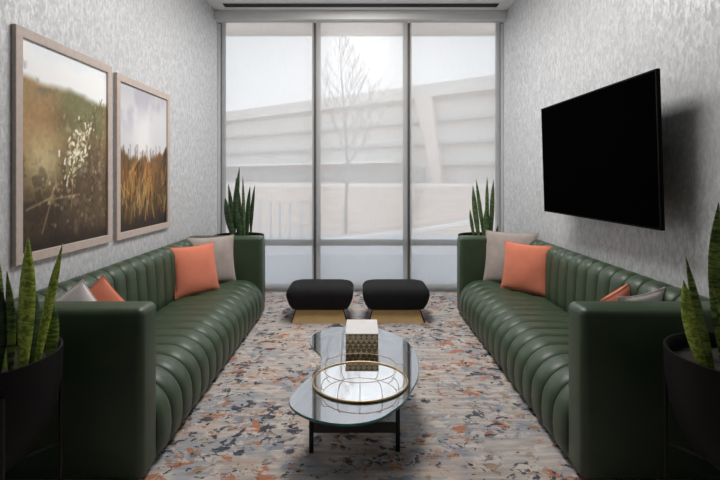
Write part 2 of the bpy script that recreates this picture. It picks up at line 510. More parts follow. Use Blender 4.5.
# near ends
pillow('throw_pillow', (-1.505, 2.50, .625), (.85, .50, 0), (-.10, -.10, 1), .35, .35, .12, M['pale'], 'pale linen pillow poking over the near arm of the sofa under the pictures', 33, 5, G)
pillow('throw_pillow', (-1.485, 2.715, .605), (.75, .66, 0), (-.06, -.06, 1), .34, .34, .12, M['coral'], 'coral pillow poking over the near arm of the sofa under the pictures', 38, 6, G)
pillow('throw_pillow', (1.44, 2.50, .605), (-.85, -.50, 0), (.05, -.14, 1), .43, .42, .11, M['pale'], 'pale linen pillow poking over the near arm of the sofa under the television', 0, 7, G)
pillow('throw_pillow', (1.465, 2.80, .56), (-.74, -.66, 0), (.12, -.16, 1), .42, .40, .13, M['coral'], 'coral pillow poking over the near arm of the sofa under the television', -6, 8, G)

# ------------------------------------------------------------------ ottomans
def rrect(hx, hy, r, n=8):
    pts = []
    for cx, cy, a0 in ((hx-r, hy-r, 0), (-hx+r, hy-r, 90), (-hx+r, -hy+r, 180), (hx-r, -hy+r, 270)):
        for i in range(n+1):
            a = math.radians(a0+90*i/n); pts.append((cx+r*math.cos(a), cy+r*math.sin(a)))
    return pts
def make_ottoman(x, y, label):
    r = empty('ottoman', (x, y, .012)); tag(r, label, 'ottoman', 'pair of black ottomans on brass bases')
    bm = bmesh.new(); prev = None
    lv = [(.122, .258, .20, .07), (.128, .275, .215, .08), (.17, .300, .235, .09), (.22, .318, .250, .10), (.262, .325, .256, .10),
          (.29, .322, .253, .10), (.312, .310, .243, .10), (.326, .292, .226, .095), (.335, .262, .20, .09), (.341, .20, .15, .08), (.343, .10, .08, .05)]
    rings = []
    for z, hx, hy, rd in lv: rings.append([bm.verts.new((a, b, z)) for a, b in rrect(hx, hy, rd)])
    for a, b in zip(rings, rings[1:]):
        n = len(a)
        for k in range(n): bm.faces.new((a[k], a[(k+1) % n], b[(k+1) % n], b[k]))
    bm.faces.new(rings[0][::-1]); bm.faces.new(rings[-1])
    cu = from_bm('cushion', bm, M['velvet'], r, True, 60)
    # flared base
    bm = bmesh.new()
    b0 = [bm.verts.new(p) for p in ((-.262, -.20, 0), (.262, -.20, 0), (.262, .20, 0), (-.262, .20, 0))]
    b1 = [bm.verts.new(p) for p in ((-.222, -.165, .124), (.222, -.165, .124), (.222, .165, .124), (-.222, .165, .124))]
    for k in range(4): bm.faces.new((b0[k], b0[(k+1) % 4], b1[(k+1) % 4], b1[k]))
    bm.faces.new(b0[::-1]); bm.faces.new(b1)
    bo = from_bm('base', bm, M['brass'], r, False)
    for sgn in (-1, 1):
        bm = bmesh.new()
        lo = [(sgn*.263, -.206, 0), (sgn*.274, -.206, 0), (sgn*.274, .206, 0), (sgn*.263, .206, 0)]
        hi = [(sgn*.222, -.171, .123), (sgn*.233, -.171, .123), (sgn*.233, .171, .123), (sgn*.222, .171, .123)]
        A = [bm.verts.new(p) for p in lo]; B = [bm.verts.new(p) for p in hi]
        for k in range(4): bm.faces.new((A[k], A[(k+1) % 4], B[(k+1) % 4], B[k]))
        bm.faces.new(A[::-1]); bm.faces.new(B)
        from_bm('side_plate', bm, M['blackmetal'], bo, False)
make_ottoman(-.390, 4.80, 'black upholstered ottoman nearer the sofa under the framed pictures')
make_ottoman(.350, 4.80, 'black upholstered ottoman nearer the sofa under the television')

# ------------------------------------------------------------------ coffee table
KID = [(.089, 2.129), (.17, 2.225), (.212, 2.29), (.255, 2.40), (.306, 2.548), (.335, 2.722), (.342, 2.911), (.312, 3.12), (.244, 3.27), (.134, 3.40), (-.036, 3.455),
       (-.207, 3.408), (-.305, 3.301), (-.331, 3.16), (-.305, 3.03), (-.255, 2.93), (-.230, 2.843), (-.232, 2.75), (-.251, 2.651), (-.279, 2.555), (-.312, 2.455),
       (-.337, 2.362), (-.338, 2.28), (-.298, 2.20), (-.221, 2.13), (-.117, 2.085), (-.014, 2.083)]
def smooth_closed(P, sub=4):
    out = []; n = len(P)
    for i in range(n):
        p0, p1, p2, p3 = [np.array(P[(i+k-1) % n]) for k in range(4)]
        for j in range(sub):
            t = j/sub
            out.append(.5*((2*p1)+(-p0+p2)*t+(2*p0-5*p1+4*p2-p3)*t*t+(-p0+3*p1-3*p2+p3)*t**3))
    return out
tb = empty('coffee_table', (0, 2.8, .012)); tag(tb, 'low coffee table with kidney-shaped smoked glass top on black metal legs', 'coffee table')
ZT = .322
OUT = [(float(p[0]), float(p[1])-2.8) for p in smooth_closed(KID)]
bm = bmesh.new()
def inset(P, d):
    n = len(P); R = []
    for i in range(n):
        t = Vector(P[(i+1) % n])-Vector(P[i-1]); t.normalize(); nn = Vector((-t.y, t.x))
        R.append((P[i][0]+nn.x*d, P[i][1]+nn.y*d))
    return R
ins = inset(OUT, .0025)
L = [[bm.verts.new((a, b, z)) for a, b in Q] for Q, z in ((ins, ZT-.013), (OUT, ZT-.0105), (OUT, ZT-.0025), (ins, ZT))]
n = len(OUT)
for a, b in zip(L, L[1:]):
    for k in range(n):
        f = bm.faces.new((a[k], a[(k+1) % n], b[(k+1) % n], b[k])); f.material_index = 1
bm.faces.new(L[0][::-1]); bm.faces.new(L[-1])
from_bm('glass_top', bm, [M['glass'], M['glassedge']], tb, True, 30)
LEG = [(-.246, 2.43), (.192, 2.44), (0.02, 3.20)]
for x, y in LEG:
    bm = bmesh.new(); add_box(bm, x-.011, x+.011, y-2.8-.011, y-2.8+.011, 0, ZT-.013, .003, 2)
    from_bm('leg', bm, M['blackmetal'], tb)
bm = bmesh.new(); add_box(bm, -.235, .181, 2.43-2.8-.007, 2.43-2.8+.007, .10, .152, .002, 1)
from_bm('crossbar', bm, M['crossbar'], tb)
bm = bmesh.new(); add_box(bm, .013, .027, 2.437-2.8, 3.189-2.8, .11, .145, .002, 1)
from_bm('crossbar', bm, M['crossbar'], tb)

# tray
ZG = .012+ZT
tr = empty('round_tray', (0, 2.52, ZG+.0005)); tag(tr, 'round mirrored tray with gold wire gallery on the glass coffee table', 'tray')
bm = bmesh.new(); add_lathe(bm, [(0, 0), (.246, 0), (.246, .004), (0, .004)], 72); from_bm('mirror_plate', bm, M['mirror'], tr, True, 30)
bm = bmesh.new(); add_tube(bm, [(.248*math.cos(2*PI*k/72), .248*math.sin(2*PI*k/72), .0065) for k in range(72)], .0045, 8, True); from_bm('rim', bm, M['gold'], tr)
NP = 14
bm = bmesh.new()
top = [(.196*math.cos(2*PI*(k)/72), .196*math.sin(2*PI*(k)/72), .074) for k in range(72)]
add_tube(bm, top, .0017, 6, True)
for k in range(NP):
    a = 2*PI*(k+.5)/NP; c, s_ = math.cos(a), math.sin(a)
    add_tube(bm, [(.247*c, .247*s_, .008), (.243*c, .243*s_, .045), (.229*c, .229*s_, .066), (.196*c, .196*s_, .074)], .0017, 6)
from_bm('wire_gallery', bm, M['gold'], tr)

# tissue box cover
bx = empty('decorative_box', (.012, 3.065, ZG+.0005)); tag(bx, 'white-topped box with gold mosaic sides at the far end of the coffee table', 'box')
bm = bmesh.new(); add_box(bm, -.099, .099, -.145, .145, 0, .113, .002, 1); from_bm('mosaic_sides', bm, M['mosaic'], bx)
bm = bmesh.new(); add_box(bm, -.101, .101, -.147, .147, .1135, .119, .0015, 1); from_bm('lid', bm, M['white'], bx)

# ------------------------------------------------------------------ framed prints
def vnoise(u, v, fx, fy, seed, octs=3):
    """value noise on arrays"""
    r = np.random.default_rng(seed); tot = 0; amp = 1; norm = 0
    for o in range(octs):
        g = r.random((int(fy)+3, int(fx)+3))
        x = np.clip(u, 0, 1)*fx; y = np.clip(v, 0, 1)*fy
        i = np.floor(x).astype(int); j = np.floor(y).astype(int); a = x-i; b = y-j
        a = a*a*(3-2*a); b = b*b*(3-2*b)
        tot = tot+amp*((g[j, i]*(1-a)+g[j, i+1]*a)*(1-b)+(g[j+1, i]*(1-a)+g[j+1, i+1]*a)*b)
        norm += amp; amp *= .5; fx *= 2; fy *= 2
    return tot/norm
def S(a, b, x): t = np.clip((x-a)/(b-a), 0, 1); return t*t*(3-2*t)
def mixc(img, col, k): return img*(1-k[..., None])+np.array(col)[None, None]*k[..., None]
def spots(img, u, v, n, rngx, rngy, rad, col, soft, seed, asp=1.27, kmax=1.0):
    r = np.random.default_rng(seed)
    for _ in range(n):
        cx = r.uniform(*rngx); cy = r.uniform(*rngy); q = r.uniform(*rad)
        d = np.sqrt((u-cx)**2+((v-cy)*asp)**2)
        img = mixc(img, np.array(col)*r.uniform(.7, 1.1), kmax*r.uniform(.4, 1)*(1-S(q*(1-soft), q, d)))
    return img
def stroke(img, u, v, p, q, w, col, k, asp=1.27):
    ax, ay = p; bx_, by_ = q; dx = bx_-ax; dy = (by_-ay)*asp
    t = np.clip(((u-ax)*dx+(v-ay)*asp*dy)/(dx*dx+dy*dy), 0, 1)
    d = np.sqrt((u-ax-t*dx)**2+((v-ay)*asp-t*dy)**2)
    return mixc(img, col, k*(1-S(w*.4, w, d)))

def print_meadow(u, v):
    n1 = vnoise(u, v, 5, 6, 1); n2 = vnoise(u, v, 14, 18, 2); n3 = vnoise(u, v, 40, 50, 3, 2)
    img = np.ones(u.shape+(3,))*np.array((.36, .30, .20))
    img = mixc(img, (.50, .42, .29), S(.35, .62, v+.15*(n1-.5)))
    img = mixc(img, (.38, .375, .26), S(.25, .5, u)*S(.50, .64, v)*(1-S(.85, 1, u)*.4)*.9)
    img = mixc(img, (.53, .42, .29), np.clip((1-S(.0, .30, np.abs(u-.12)))*(1-S(.05, .26, np.abs(v-.60))), 0, 1)*.9)
    img = mixc(img, (.36, .27, .17), (1-S(.0, .25, np.abs(u-.40)))*(1-S(.0, .10, np.abs(v-.66)))*.5)
    img = mixc(img, (.66, .61, .47), (1-S(.02, .30, np.abs(u-.22+.1*(v-.4))))*(1-S(.02, .26, np.abs(v-.40)))*.8)
    img = mixc(img, (.22, .175, .12), (1-S(.10, .38, v+.22*(n2-.5)-.16*u))*.85)
    img = mixc(img, (.33, .27, .20), S(.40, .8, u)*(1-S(.45, .66, v+.2*(n1-.5)))*.75)
    img = mixc(img, (.14, .11, .09), S(.45, .62, n2)*(1-S(.30, .55, v))*.55)
    img = mixc(img, (.46, .39, .29), S(.55, .68, n2)*(1-S(.45, .65, v))*S(.3, .6, u)*.5)
    img = mixc(img, (.11, .085, .07), (1-S(.0, .13, v))*.75)
    img = spots(img, u, v, 70, (.35, 1), (.05, .65), (.02, .05), (.47, .41, .32), .9, 15, kmax=.45)
    sky = S(.745, .80, v+.06*(n1-.5)-.05*(1-u)-.02)
    img = mixc(img, (.80, .81, .82), sky); img = mixc(img, (.66, .68, .70), sky*S(.9, 1, v+.2*(n1-.5))*.25)
    img = mixc(img, (.36, .34, .30), S(.5, .6, n2)*(1-S(.05, .3, np.abs(u-.18)))*(1-S(.0, .06, np.abs(v-.80)))*.8)
    img = mixc(img, (.40, .38, .36), S(.5, .62, n2)*(1-S(0, .08, u))*(1-S(.0, .07, np.abs(v-.88)))*.7)
    img = spots(img, u, v, 90, (.3, 1), (.08, .7), (.008, .03), (.62, .56, .46), .7, 5, kmax=.55)
    img = spots(img, u, v, 40, (.75, 1), (.35, .8), (.006, .02), (.70, .64, .55), .7, 6, kmax=.6)
    for k in range(26):
        a = random.uniform(.72, 1); b = random.uniform(.3, .78)
        img = stroke(img, u, v, (a, b), (a+random.uniform(-.05, .05), b+random.uniform(.03, .1)), .008, (.30, .24, .18), .6)
    for p, q in (((.33, .30), (.20, .08)), ((.35, .33), (.26, .22)), ((.22, .24), (.62, .26)), ((.05, .2), (.33, .26)), ((.30, .48), (.36, .28)), ((.55, .42), (.52, .2)), ((.44, .44), (.56, .30))):
        img = stroke(img, u, v, p, q, .011, (.55, .48, .37), .5)
    img = spots(img, u, v, 24, (.15, .6), (.2, .36), (.008, .02), (.72, .64, .52), .6, 9, kmax=.6)
    # feathery seed head
    img = spots(img, u, v, 60, (.46, .72), (.38, .62), (.015, .04), (.62, .58, .47), .9, 31, kmax=.55)
    img = spots(img, u, v, 25, (.46, .72), (.34, .56), (.012, .025), (.25, .21, .14), .8, 32, kmax=.6)
    r = np.random.default_rng(3)
    for _ in range(300):
        t = r.random(); cx = .50+.20*t+r.normal(0, .055); cy = .38+.23*t+r.normal(0, .04)
        dx = r.normal(.008, .013); dy = r.normal(.008, .010)
        img = stroke(img, u, v, (cx, cy), (cx+dx, cy+dy), r.uniform(.008, .015), [(.90, .88, .82), (.74, .70, .60), (.30, .26, .17), (.46, .42, .28)][r.integers(0, 4)], .65)
    return img*(1.2+.2*n3[..., None]*(1-sky[..., None])+.06*sky[..., None])

def print_grass(u, v):
    n1 = vnoise(u, v, 5, 5, 21); n2 = vnoise(u, v, 26, 5, 22); n3 = vnoise(u, v, 45, 14, 23, 2)
    img = np.ones(u.shape+(3,))*np.array((.86, .86, .87))
    img = mixc(img, (.70, .68, .74), S(.40, .62, n1)*S(.55, .95, v)*.8)
    img = mixc(img, (.74, .74, .76), S(.8, 1, v)*.6)
    img = mixc(img, (.95, .95, .95), S(.05, .3, .35-np.hypot(u-.45, (v-.66)))*.8)
    top = .50+.10*(vnoise(u, v*0, 12, 1, 24)-.5)+.08*(n2-.5)+.05*S(.7, .85, u)+.06*(1-S(0, .2, u))
    g = 1-S(-.025, .02, v-top)
    img = mixc(img, (.48, .35, .19), g)
    img = mixc(img, (.24, .18, .13), g*S(.70, .95, u+.25*(n1-.5))*.8)
    img = mixc(img, (.72, .50, .22), g*S(.46, .62, n2)*(1-S(.12, .42, np.abs(u-.38)))*.95*S(.12, .3, v))
    img = mixc(img, (.52, .33, .12), g*S(.45, .6, n3)*.6*S(.1, .3, v))
    img = mixc(img, (.26, .26, .15), g*(1-S(.0, .18, np.abs(v-.18)))*S(.45, .6, n3)*.8)
    img = mixc(img, (.12, .09, .09), (1-S(.02, .17, v+.12*(n2-.5)))*.8)
    r = np.random.default_rng(12)
    for _ in range(130):
        a = r.uniform(.02, .98); b = r.uniform(.05, .42)
        img = stroke(img, u, v, (a, b), (a+r.normal(.01, .05), b+r.uniform(.05, .16)), r.uniform(.009, .018),
                     [(.80, .60, .30), (.62, .42, .18), (.28, .20, .12), (.16, .12, .10), (.85, .72, .48)][r.integers(0, 5)], .5)
    for _ in range(60):
        a = r.uniform(0, 1); b = r.uniform(.42, .52)
        img = stroke(img, u, v, (a, b), (a+r.normal(0, .02), b+r.uniform(.03, .09)), .018, (.40, .32, .24), .3)
    return img

def framed(y0, y1, z0, z1, fn, label, fw=.052):
    yc, zc = (y0+y1)/2, z0
    r = empty('framed_picture', (XL, yc, zc)); tag(r, label, 'picture', 'pair of framed nature prints')
    hw = (y1-y0)/2; H = z1-z0; th = .026
    bm = bmesh.new()
    # mitred moulding
    def ring(x, i): return [(x, -hw+i, i), (x, hw-i, i), (x, hw-i, H-i), (x, -hw+i, H-i)]
    R = [[bm.verts.new(p) for p in ring(x, i)] for x, i in ((.002, 0), (th-.002, 0), (th, .002), (th, fw-.002), (th-.002, fw), (.012, fw), (.002, fw))]
    for a, b in zip(R, R[1:]+R[:1]):
        for k in range(4): bm.faces.new((a[k], a[(k+1) % 4], b[(k+1) % 4], b[k]))
    from_bm('frame', bm, M['frame'], r, False)
    nu, nv = 170, 216
    # picture reads left to right from the room: left edge is nearer the viewer (small y)
    uu, vv = np.meshgrid(np.linspace(0, 1, nu), np.linspace(0, 1, nv))
    img = np.clip(fn(uu, vv), 0, 1)
    verts = [(.013, float(-hw+fw+(2*hw-2*fw)*a), float(fw+(H-2*fw)*b)) for a, b in zip(uu.ravel(), vv.ravel())]
    faces = [(j*nu+i, j*nu+i+1, (j+1)*nu+i+1, (j+1)*nu+i) for j in range(nv-1) for i in range(nu-1)]
    me = bpy.data.meshes.new('print'); me.from_pydata(verts, [], faces)
    at = me.color_attributes.new('paint', 'FLOAT_COLOR', 'POINT')
    lin = np.where(img <= .04045, img/12.92, ((img+.055)/1.055)**2.4)
    rgba = np.concatenate([lin, np.ones(lin.shape[:2]+(1,))], 2).astype(np.float32)
    at.data.foreach_set('color', rgba.ravel())
    link('print', me, M['paint'], r, False)
    box('backing', .001, .011, -hw+fw*.6, hw-fw*.6, fw*.6, H-fw*.6, M['frame'], r)
framed(2.42, 3.358, .955, 2.178, print_meadow, 'framed meadow photograph with a pale feathery seed head in soft focus')
framed(3.427, 4.383, .950, 2.155, print_grass, 'framed photograph of golden grasses under a pale sky, nearer the window')

# ------------------------------------------------------------------ television
tv = empty('television', (1.566, 3.305, 1.551)); tag(tv, 'large black flat-screen television mounted on the wallpapered right wall', 'television')
TW, TH = 1.50, .865
tv.rotation_euler = (Matrix.Rotation(math.radians(1.8), 4, 'Z') @ Matrix.Rotation(math.radians(-1.8), 4, 'Y')).to_euler()
bm = bmesh.new()
def tvring(x, i): return [(x, -TW/2+i, -TH/2+i), (x, TW/2-i, -TH/2+i), (x, TW/2-i, TH/2-i), (x, -TW/2+i, TH/2-i)]
R = [[bm.verts.new(p) for p in tvring(x, i)] for x, i in ((.022, 0), (.001, 0), (0, .001), (0, .010), (.003, .010), (.022, .010))]
for a, b in zip(R, R[1:]+R[:1]):
    for k in range(4): bm.faces.new((a[k], a[(k+1) % 4], b[(k+1) % 4], b[k]))
from_bm('bezel', bm, M['tvplastic'], tv, False)
box('screen', .003, .012, -TW/2+.010, TW/2-.010, -TH/2+.010, TH/2-.010, M['screen'], tv)
bm = bmesh.new(); add_box(bm, .012, .028, -TW/2+.011, TW/2-.011, -TH/2+.011, TH/2-.011); add_box(bm, .028, .062, -TW/2+.16, TW/2-.16, -TH/2+.06, TH/2-.18, .012, 2)
from_bm('rear_housing', bm, M['tvplastic'], tv)
bm = bmesh.new(); add_box(bm, .062, .10, -.24, .24, -.16, .16, .006, 1); add_box(bm, .10, .206, -.20, .20, -.11, .11, .004, 1)
from_bm('wall_bracket', bm, M['blackmetal'], tv)

# ------------------------------------------------------------------ snake plants
def blade(path_base, tip, w, mat, parent, bend=(0, 0, 0), twist=0.0, face=0.0, taper_base=.55, n=16):
    b0, t0, bd = Vector(path_base), Vector(tip), Vector(bend)
    bm = bmesh.new(); rows = []
    for i in range(n+1):
        t = i/n
        p = b0.lerp(t0, t)+bd*math.sin(PI*t)
        wd = w*(taper_base+(1-taper_base)*S(0, .45, np.array(t)))*(1-max(0, (t-.55)/.45)**1.9)
        wd = max(float(wd), .0015)
        a = face+twist*t
        ux = Vector((math.cos(a), math.sin(a), 0)); nn = Vector((-math.sin(a), math.cos(a), 0))
        cup = wd*.22; th = .0035*(1-.7*t)
        f = [p+ux*(k*wd/2)+nn*(cup*abs(k)**1.6) for k in (-1, -.5, 0, .5, 1)]
        rows.append([bm.verts.new(q-nn*(th*(1-abs(k)*.9))) for q, k in zip(f, (-1, -.5, 0, .5, 1))] +
                    [bm.verts.new(q+nn*(th*(1-abs(k)*.9))) for q, k in zip(f[::-1], (1, .5, 0, -.5, -1))])
    m = 10
    for a, b in zip(rows, rows[1:]):
        for k in range(m): bm.faces.new((a[k], a[(k+1) % m], b[(k+1) % m], b[k]))
    bm.faces.new(rows[0]); bm.faces.new(rows[-1][::-1])
    return from_bm('leaf', bm, mat, parent, True, 60)

def potted(x, y, label, leaves, z0=.012, rot=0.0, rim=.765):
    r = empty('snake_plant', (x, y, z0)); tag(r, label, 'potted plant', 'snake plants in black planters')
    zr = rim-z0; R = .275
    prof = [(0, zr-.445), (.07, zr-.440), (.13, zr-.420), (.185, zr-.375), (.228, zr-.305), (.255, zr-.22), (.270, zr-.12), (R, zr-.02), (R, zr),
            (R-.008, zr+.001), (R-.012, zr-.004), (R-.014, zr-.03), (R-.022, zr-.12), (.20, zr-.14), (0, zr-.14)]
    bm = bmesh.new(); add_lathe(bm, prof, 64); from_bm('bowl', bm, M['planter'], r, True, 50)
    bm = bmesh.new(); add_lathe(bm, [(0, zr-.052), (.12, zr-.050), (.20, zr-.053), (R-.020, zr-.058), (R-.03, zr-.10), (0, zr-.10)], 40)
    for v in bm.verts:
        if v.co.z > zr-.06: v.co.z += random.uniform(-.006, .006)
    from_bm('soil', bm, M['soil'], r, True, 60)
    for k in range(4):
        a = rot+PI/2*k; c, s_ = math.cos(a), math.sin(a)
        bm = bmesh.new(); add_tube(bm, [((R+.008)*c, (R+.008)*s_, 0), ((R+.008)*c, (R+.008)*s_, zr-.085)], .008, 10); from_bm('leg', bm, M['blackmetal'], r)
    bm = bmesh.new()
    for a in (rot, rot+PI/2):
        c, s_ = math.cos(a), math.sin(a)
        add_tube(bm, [(-(R+.008)*c, -(R+.008)*s_, zr-.452), ((R+.008)*c, (R+.008)*s_, zr-.452)], .006, 8)
    from_bm('stand_ring', bm, M['blackmetal'], r)
    for b, t, w, m, kw in leaves:
        blade((b[0]-x, b[1]-y, zr-.065), (t[0]-x, t[1]-y, t[2]-z0), w, M[m], r, **kw)
    return r

K = dict
potted(-1.435, 1.80, 'tall snake plant in black bowl planter before the sofa under the pictures', [
    ((-1.215, 1.72), (-1.245, 1.80, 1.182), .060, 'leaf_b', K(face=.1)),
    ((-1.205, 1.78), (-1.115, 1.80, 1.155), .034, 'leaf_b', K(face=.3, bend=(-.006, 0, 0))),
    ((-1.27, 1.74), (-1.31, 1.78, 1.055), .045, 'leaf_a', K(face=-.2)),
    ((-1.315, 1.72), (-1.36, 1.76, 1.075), .075, 'leaf_c', K(face=.35, bend=(.01, 0, 0))),
    ((-1.35, 1.80), (-1.465, 1.86, 1.30), .07, 'leaf_a', K(face=.2)),
    ((-1.42, 1.75), (-1.50, 1.76, 1.22), .065, 'leaf_c', K(face=-.3)),
    ((-1.26, 1.84), (-1.30, 1.90, .99), .060, 'leaf_c', K(face=.5)),
    ((-1.19, 1.84), (-1.20, 1.87, .93), .050, 'leaf_a', K(face=.1)),
    ((-1.33, 1.66), (-1.325, 1.64, .92), .055, 'leaf_a', K(face=0)),
    ((-1.45, 1.88), (-1.52, 1.93, 1.10), .06, 'leaf_c', K(face=.7)),
    ((-1.52, 1.78), (-1.58, 1.80, 1.02), .05, 'leaf_b', K(face=0)),
], rot=math.radians(-38), rim=.735)
potted(1.462, 1.80, 'tall snake plant in black bowl planter before the sofa under the television', [
    ((1.345, 1.74), (1.345, 1.80, 1.310), .092, 'leaf_a', K(face=.1)),
    ((1.275, 1.72), (1.215, 1.79, 1.108), .034, 'leaf_a', K(face=-.2)),
    ((1.255, 1.73), (1.200, 1.78, 1.022), .056, 'leaf_b', K(face=-.25, bend=(-.006, 0, 0))),
    ((1.335, 1.67), (1.27, 1.74, 1.035), .030, 'leaf_a', K(face=.4)),
    ((1.30, 1.68), (1.305, 1.68, .93), .034, 'leaf_a', K(face=.1)),
    ((1.40, 1.68), (1.385, 1.67, 1.02), .06, 'leaf_b', K(face=.1)),
    ((1.45, 1.78), (1.48, 1.80, 1.25), .07, 'leaf_a', K(face=-.1)),
    ((1.50, 1.70), (1.56, 1.70, 1.08), .06, 'leaf_b', K(face=.3)),
    ((1.36, 1.90), (1.33, 1.93, 1.00), .055, 'leaf_c', K(face=.3)),
    ((1.52, 1.86), (1.60, 1.90, 1.12), .06, 'leaf_c', K(face=.2)),
    ((1.28, 1.80), (1.262, 1.80, .98), .045, 'leaf_c', K(face=.5)),
], rot=math.radians(-142), rim=.735)
potted(-1.35, 5.36, 'dark snake plant beside the window behind the sofa under the pictures', [
    ((-1.405, 5.34), (-1.345, 5.36, 1.525), .062, 'leaf_c', K(face=.3, bend=(-.01, 0, 0))),
    ((-1.285, 5.33), (-1.302, 5.33, 1.420), .036, 'leaf_d', K(face=0)),
    ((-1.255, 5.36), (-1.232, 5.38, 1.315), .050, 'leaf_c', K(face=.2, taper_base=.35, bend=(-.012, 0, 0))),
    ((-1.235, 5.42), (-1.187, 5.42, 1.325), .042, 'leaf_c', K(face=.1, taper_base=.3, bend=(-.012, 0, 0))),
    ((-1.40, 5.32), (-1.465, 5.34, 1.340), .060, 'leaf_c', K(face=-.2)),
    ((-1.385, 5.30), (-1.495, 5.32, 1.185), .085, 'leaf_c', K(face=.1, bend=(-.012, 0, 0))),
    ((-1.35, 5.38), (-1.395, 5.40, 1.40), .075, 'leaf_c', K(face=0)),
    ((-1.33, 5.30), (-1.375, 5.31, 1.07), .075, 'leaf_c', K(face=.4, bend=(.02, 0, 0))),
    ((-1.31, 5.44), (-1.345, 5.46, 1.12), .06, 'leaf_c', K(face=-.3)),
])
potted(1.375, 5.36, 'slender green snake plant beside the window behind the sofa under the television', [
    ((1.325, 5.33), (1.255, 5.34, 1.320), .060, 'leaf_d', K(face=-.1, bend=(-.005, 0, 0))),
    ((1.385, 5.35), (1.298, 5.37, 1.395), .044, 'leaf_d', K(face=-.2)),
    ((1.415, 5.31), (1.412, 5.33, 1.418), .046, 'leaf_d', K(face=.2)),
    ((1.470, 5.38), (1.497, 5.38, 1.385), .055, 'leaf_d', K(face=.1)),
    ((1.275, 5.34), (1.222, 5.34, 1.052), .040, 'leaf_d', K(face=.1)),
    ((1.345, 5.42), (1.290, 5.42, 1.20), .060, 'leaf_c', K(face=.3)),
    ((1.395, 5.30), (1.385, 5.30, 1.06), .062, 'leaf_d', K(face=-.3)),
    ((1.445, 5.32), (1.41, 5.30, 1.04), .04, 'leaf_c', K(face=-.1)),
    ((1.505, 5.33), (1.535, 5.33, .88), .034, 'leaf_c', K(face=.2)),
])

# ------------------------------------------------------------------ outdoors
def ground(name, pts, mat, label=None):
    o = quad_plane(name, pts, mat); structure(o, label); return o
# paving by the glass, kerbed walk, lawn rising to the building
structure(box('paving', -14, 14, 6.2, 13.0, -.35, -.12, M['paving']), 'pale paving outside the window')
structure(box('ledge', -6, 6, 6.45, 8.9, -.12, -.02, M['slate'], None, .01, 1), 'blue grey concrete ledge just outside the window')
bm = bmesh.new(); nx, ny = 30, 24
hh = lambda x, y: -.13+(.98*S(13, 50, np.array(float(y)))+.02*math.sin(x*.7+y*.3))
g = [[bm.verts.new((-70+140*i/nx, 12.6+100*(j/ny)**1.6, float(hh(-70+140*i/nx, 12.6+100*(j/ny)**1.6)))) for i in range(nx+1)] for j in range(ny+1)]
for j in range(ny):
    for i in range(nx): bm.faces.new((g[j][i], g[j][i+1], g[j+1][i+1], g[j+1][i]))
structure(from_bm('lawn', bm, M['lawn'], None, True, 60), 'dry tan lawn rising towards the building')
bm = bmesh.new()
kp = [(-2.4, 9.9), (-1.2, 11.0), (0, 11.9), (1.4, 13.2), (3.2, 15.2), (6, 18)]
kv = []
for (x, y) in kp:
    w = .16; z = -.10+.0*y if y < 13 else float(hh(x, y))+.05
    kv.append([bm.verts.new((x, y, z-.08)), bm.verts.new((x, y, z+.05)), bm.verts.new((x-w*.6, y+w, z+.05)), bm.verts.new((x-w*.6, y+w, z-.08))])
for a, b in zip(kv, kv[1:]):
    for k in range(4): bm.faces.new((a[k], a[(k+1) % 4], b[(k+1) % 4], b[k]))
bm.faces.new(kv[0]); bm.faces.new(kv[-1][::-1])
tag(from_bm('kerb', bm, M['kerb'], None, False), 'white kerb curving away between paving and dry lawn', 'kerb')

structure(box('lintel', -3.5, 3.5, 6.6, 6.8, 3.405, 4.4, M['lintel']), 'beige lintel over the window outside')

# office building
ang = math.atan2(-.617, .786)
ob = empty('office_building', (14.0, 48.0, 0), ang); tag(ob, 'long pale office building with banded storeys beyond the dry lawn', 'building')
box('wall', -62, 14, .6, 14, .3, 10.2, M['band'], ob)
box('roof_parapet', -62, 14, -.5, 14, 10.3, 11.72, M['facade'], ob)
for z, xa in ((7.85, -62), (5.35, -62), (3.0, -8)):
    box('floor_slab', xa, 14, -.1, .6, z-.28, z, M['slab'], ob)
    box('spandrel', xa, 14, .45, .6, z+.0, z+.55, M['facade'], ob)
box('soffit', -62, 14, .0, .6, 10.02, 10.3, M['slab'], ob)
box('entrance_canopy', -62, -12, -1.2, .5, 3.15, 3.42, M['canopy'], ob)
box('ground_storey', -62, -9, .3, .6, .3, 3.0-.28, M['dim'], ob)
bm = bmesh.new()
for (xa, xb, z) in ((-9.6, -7.0, 10.3), (-7.0, -5.8, .5)): pass
A = [bm.verts.new(p) for p in ((-9.7, -.5, 10.3), (-7.6, -.5, 10.3), (-7.6, .6, 10.3), (-9.7, .6, 10.3))]
B = [bm.verts.new(p) for p in ((-7.2, -.5, .4), (-6.2, -.5, .4), (-6.2, .6, .4), (-7.2, .6, .4))]
for k in range(4): bm.faces.new((A[k], A[(k+1) % 4], B[(k+1) % 4], B[k]))
bm.faces.new(A); bm.faces.new(B[::-1])
from_bm('slanted_column', bm, M['column'], ob, False)
lw = box('garden_wall', -26, 12, 40, 40.4, .4, .93, M['kerb']); tag(lw, 'low white garden wall running across the top of the lawn', 'wall')

# guard rail outside left
gr = empty('guard_rail', (-2.05, 12.0, -.12)); tag(gr, 'grey metal guard rail outside the left bay of the window', 'railing')
for k, x in enumerate((-.75, -.45, -.18, .05, .30, .58, .82)):
    box('post', x-.02, x+.02, -.02, .02, 0, .95, M['rail'], gr)
for z in (.93, .62, .32):
    bm = bmesh.new(); add_box(bm, -.80, .86, -.012, .012, z-.012, z+.012); from_bm('rail', bm, M['rail'], gr, False)

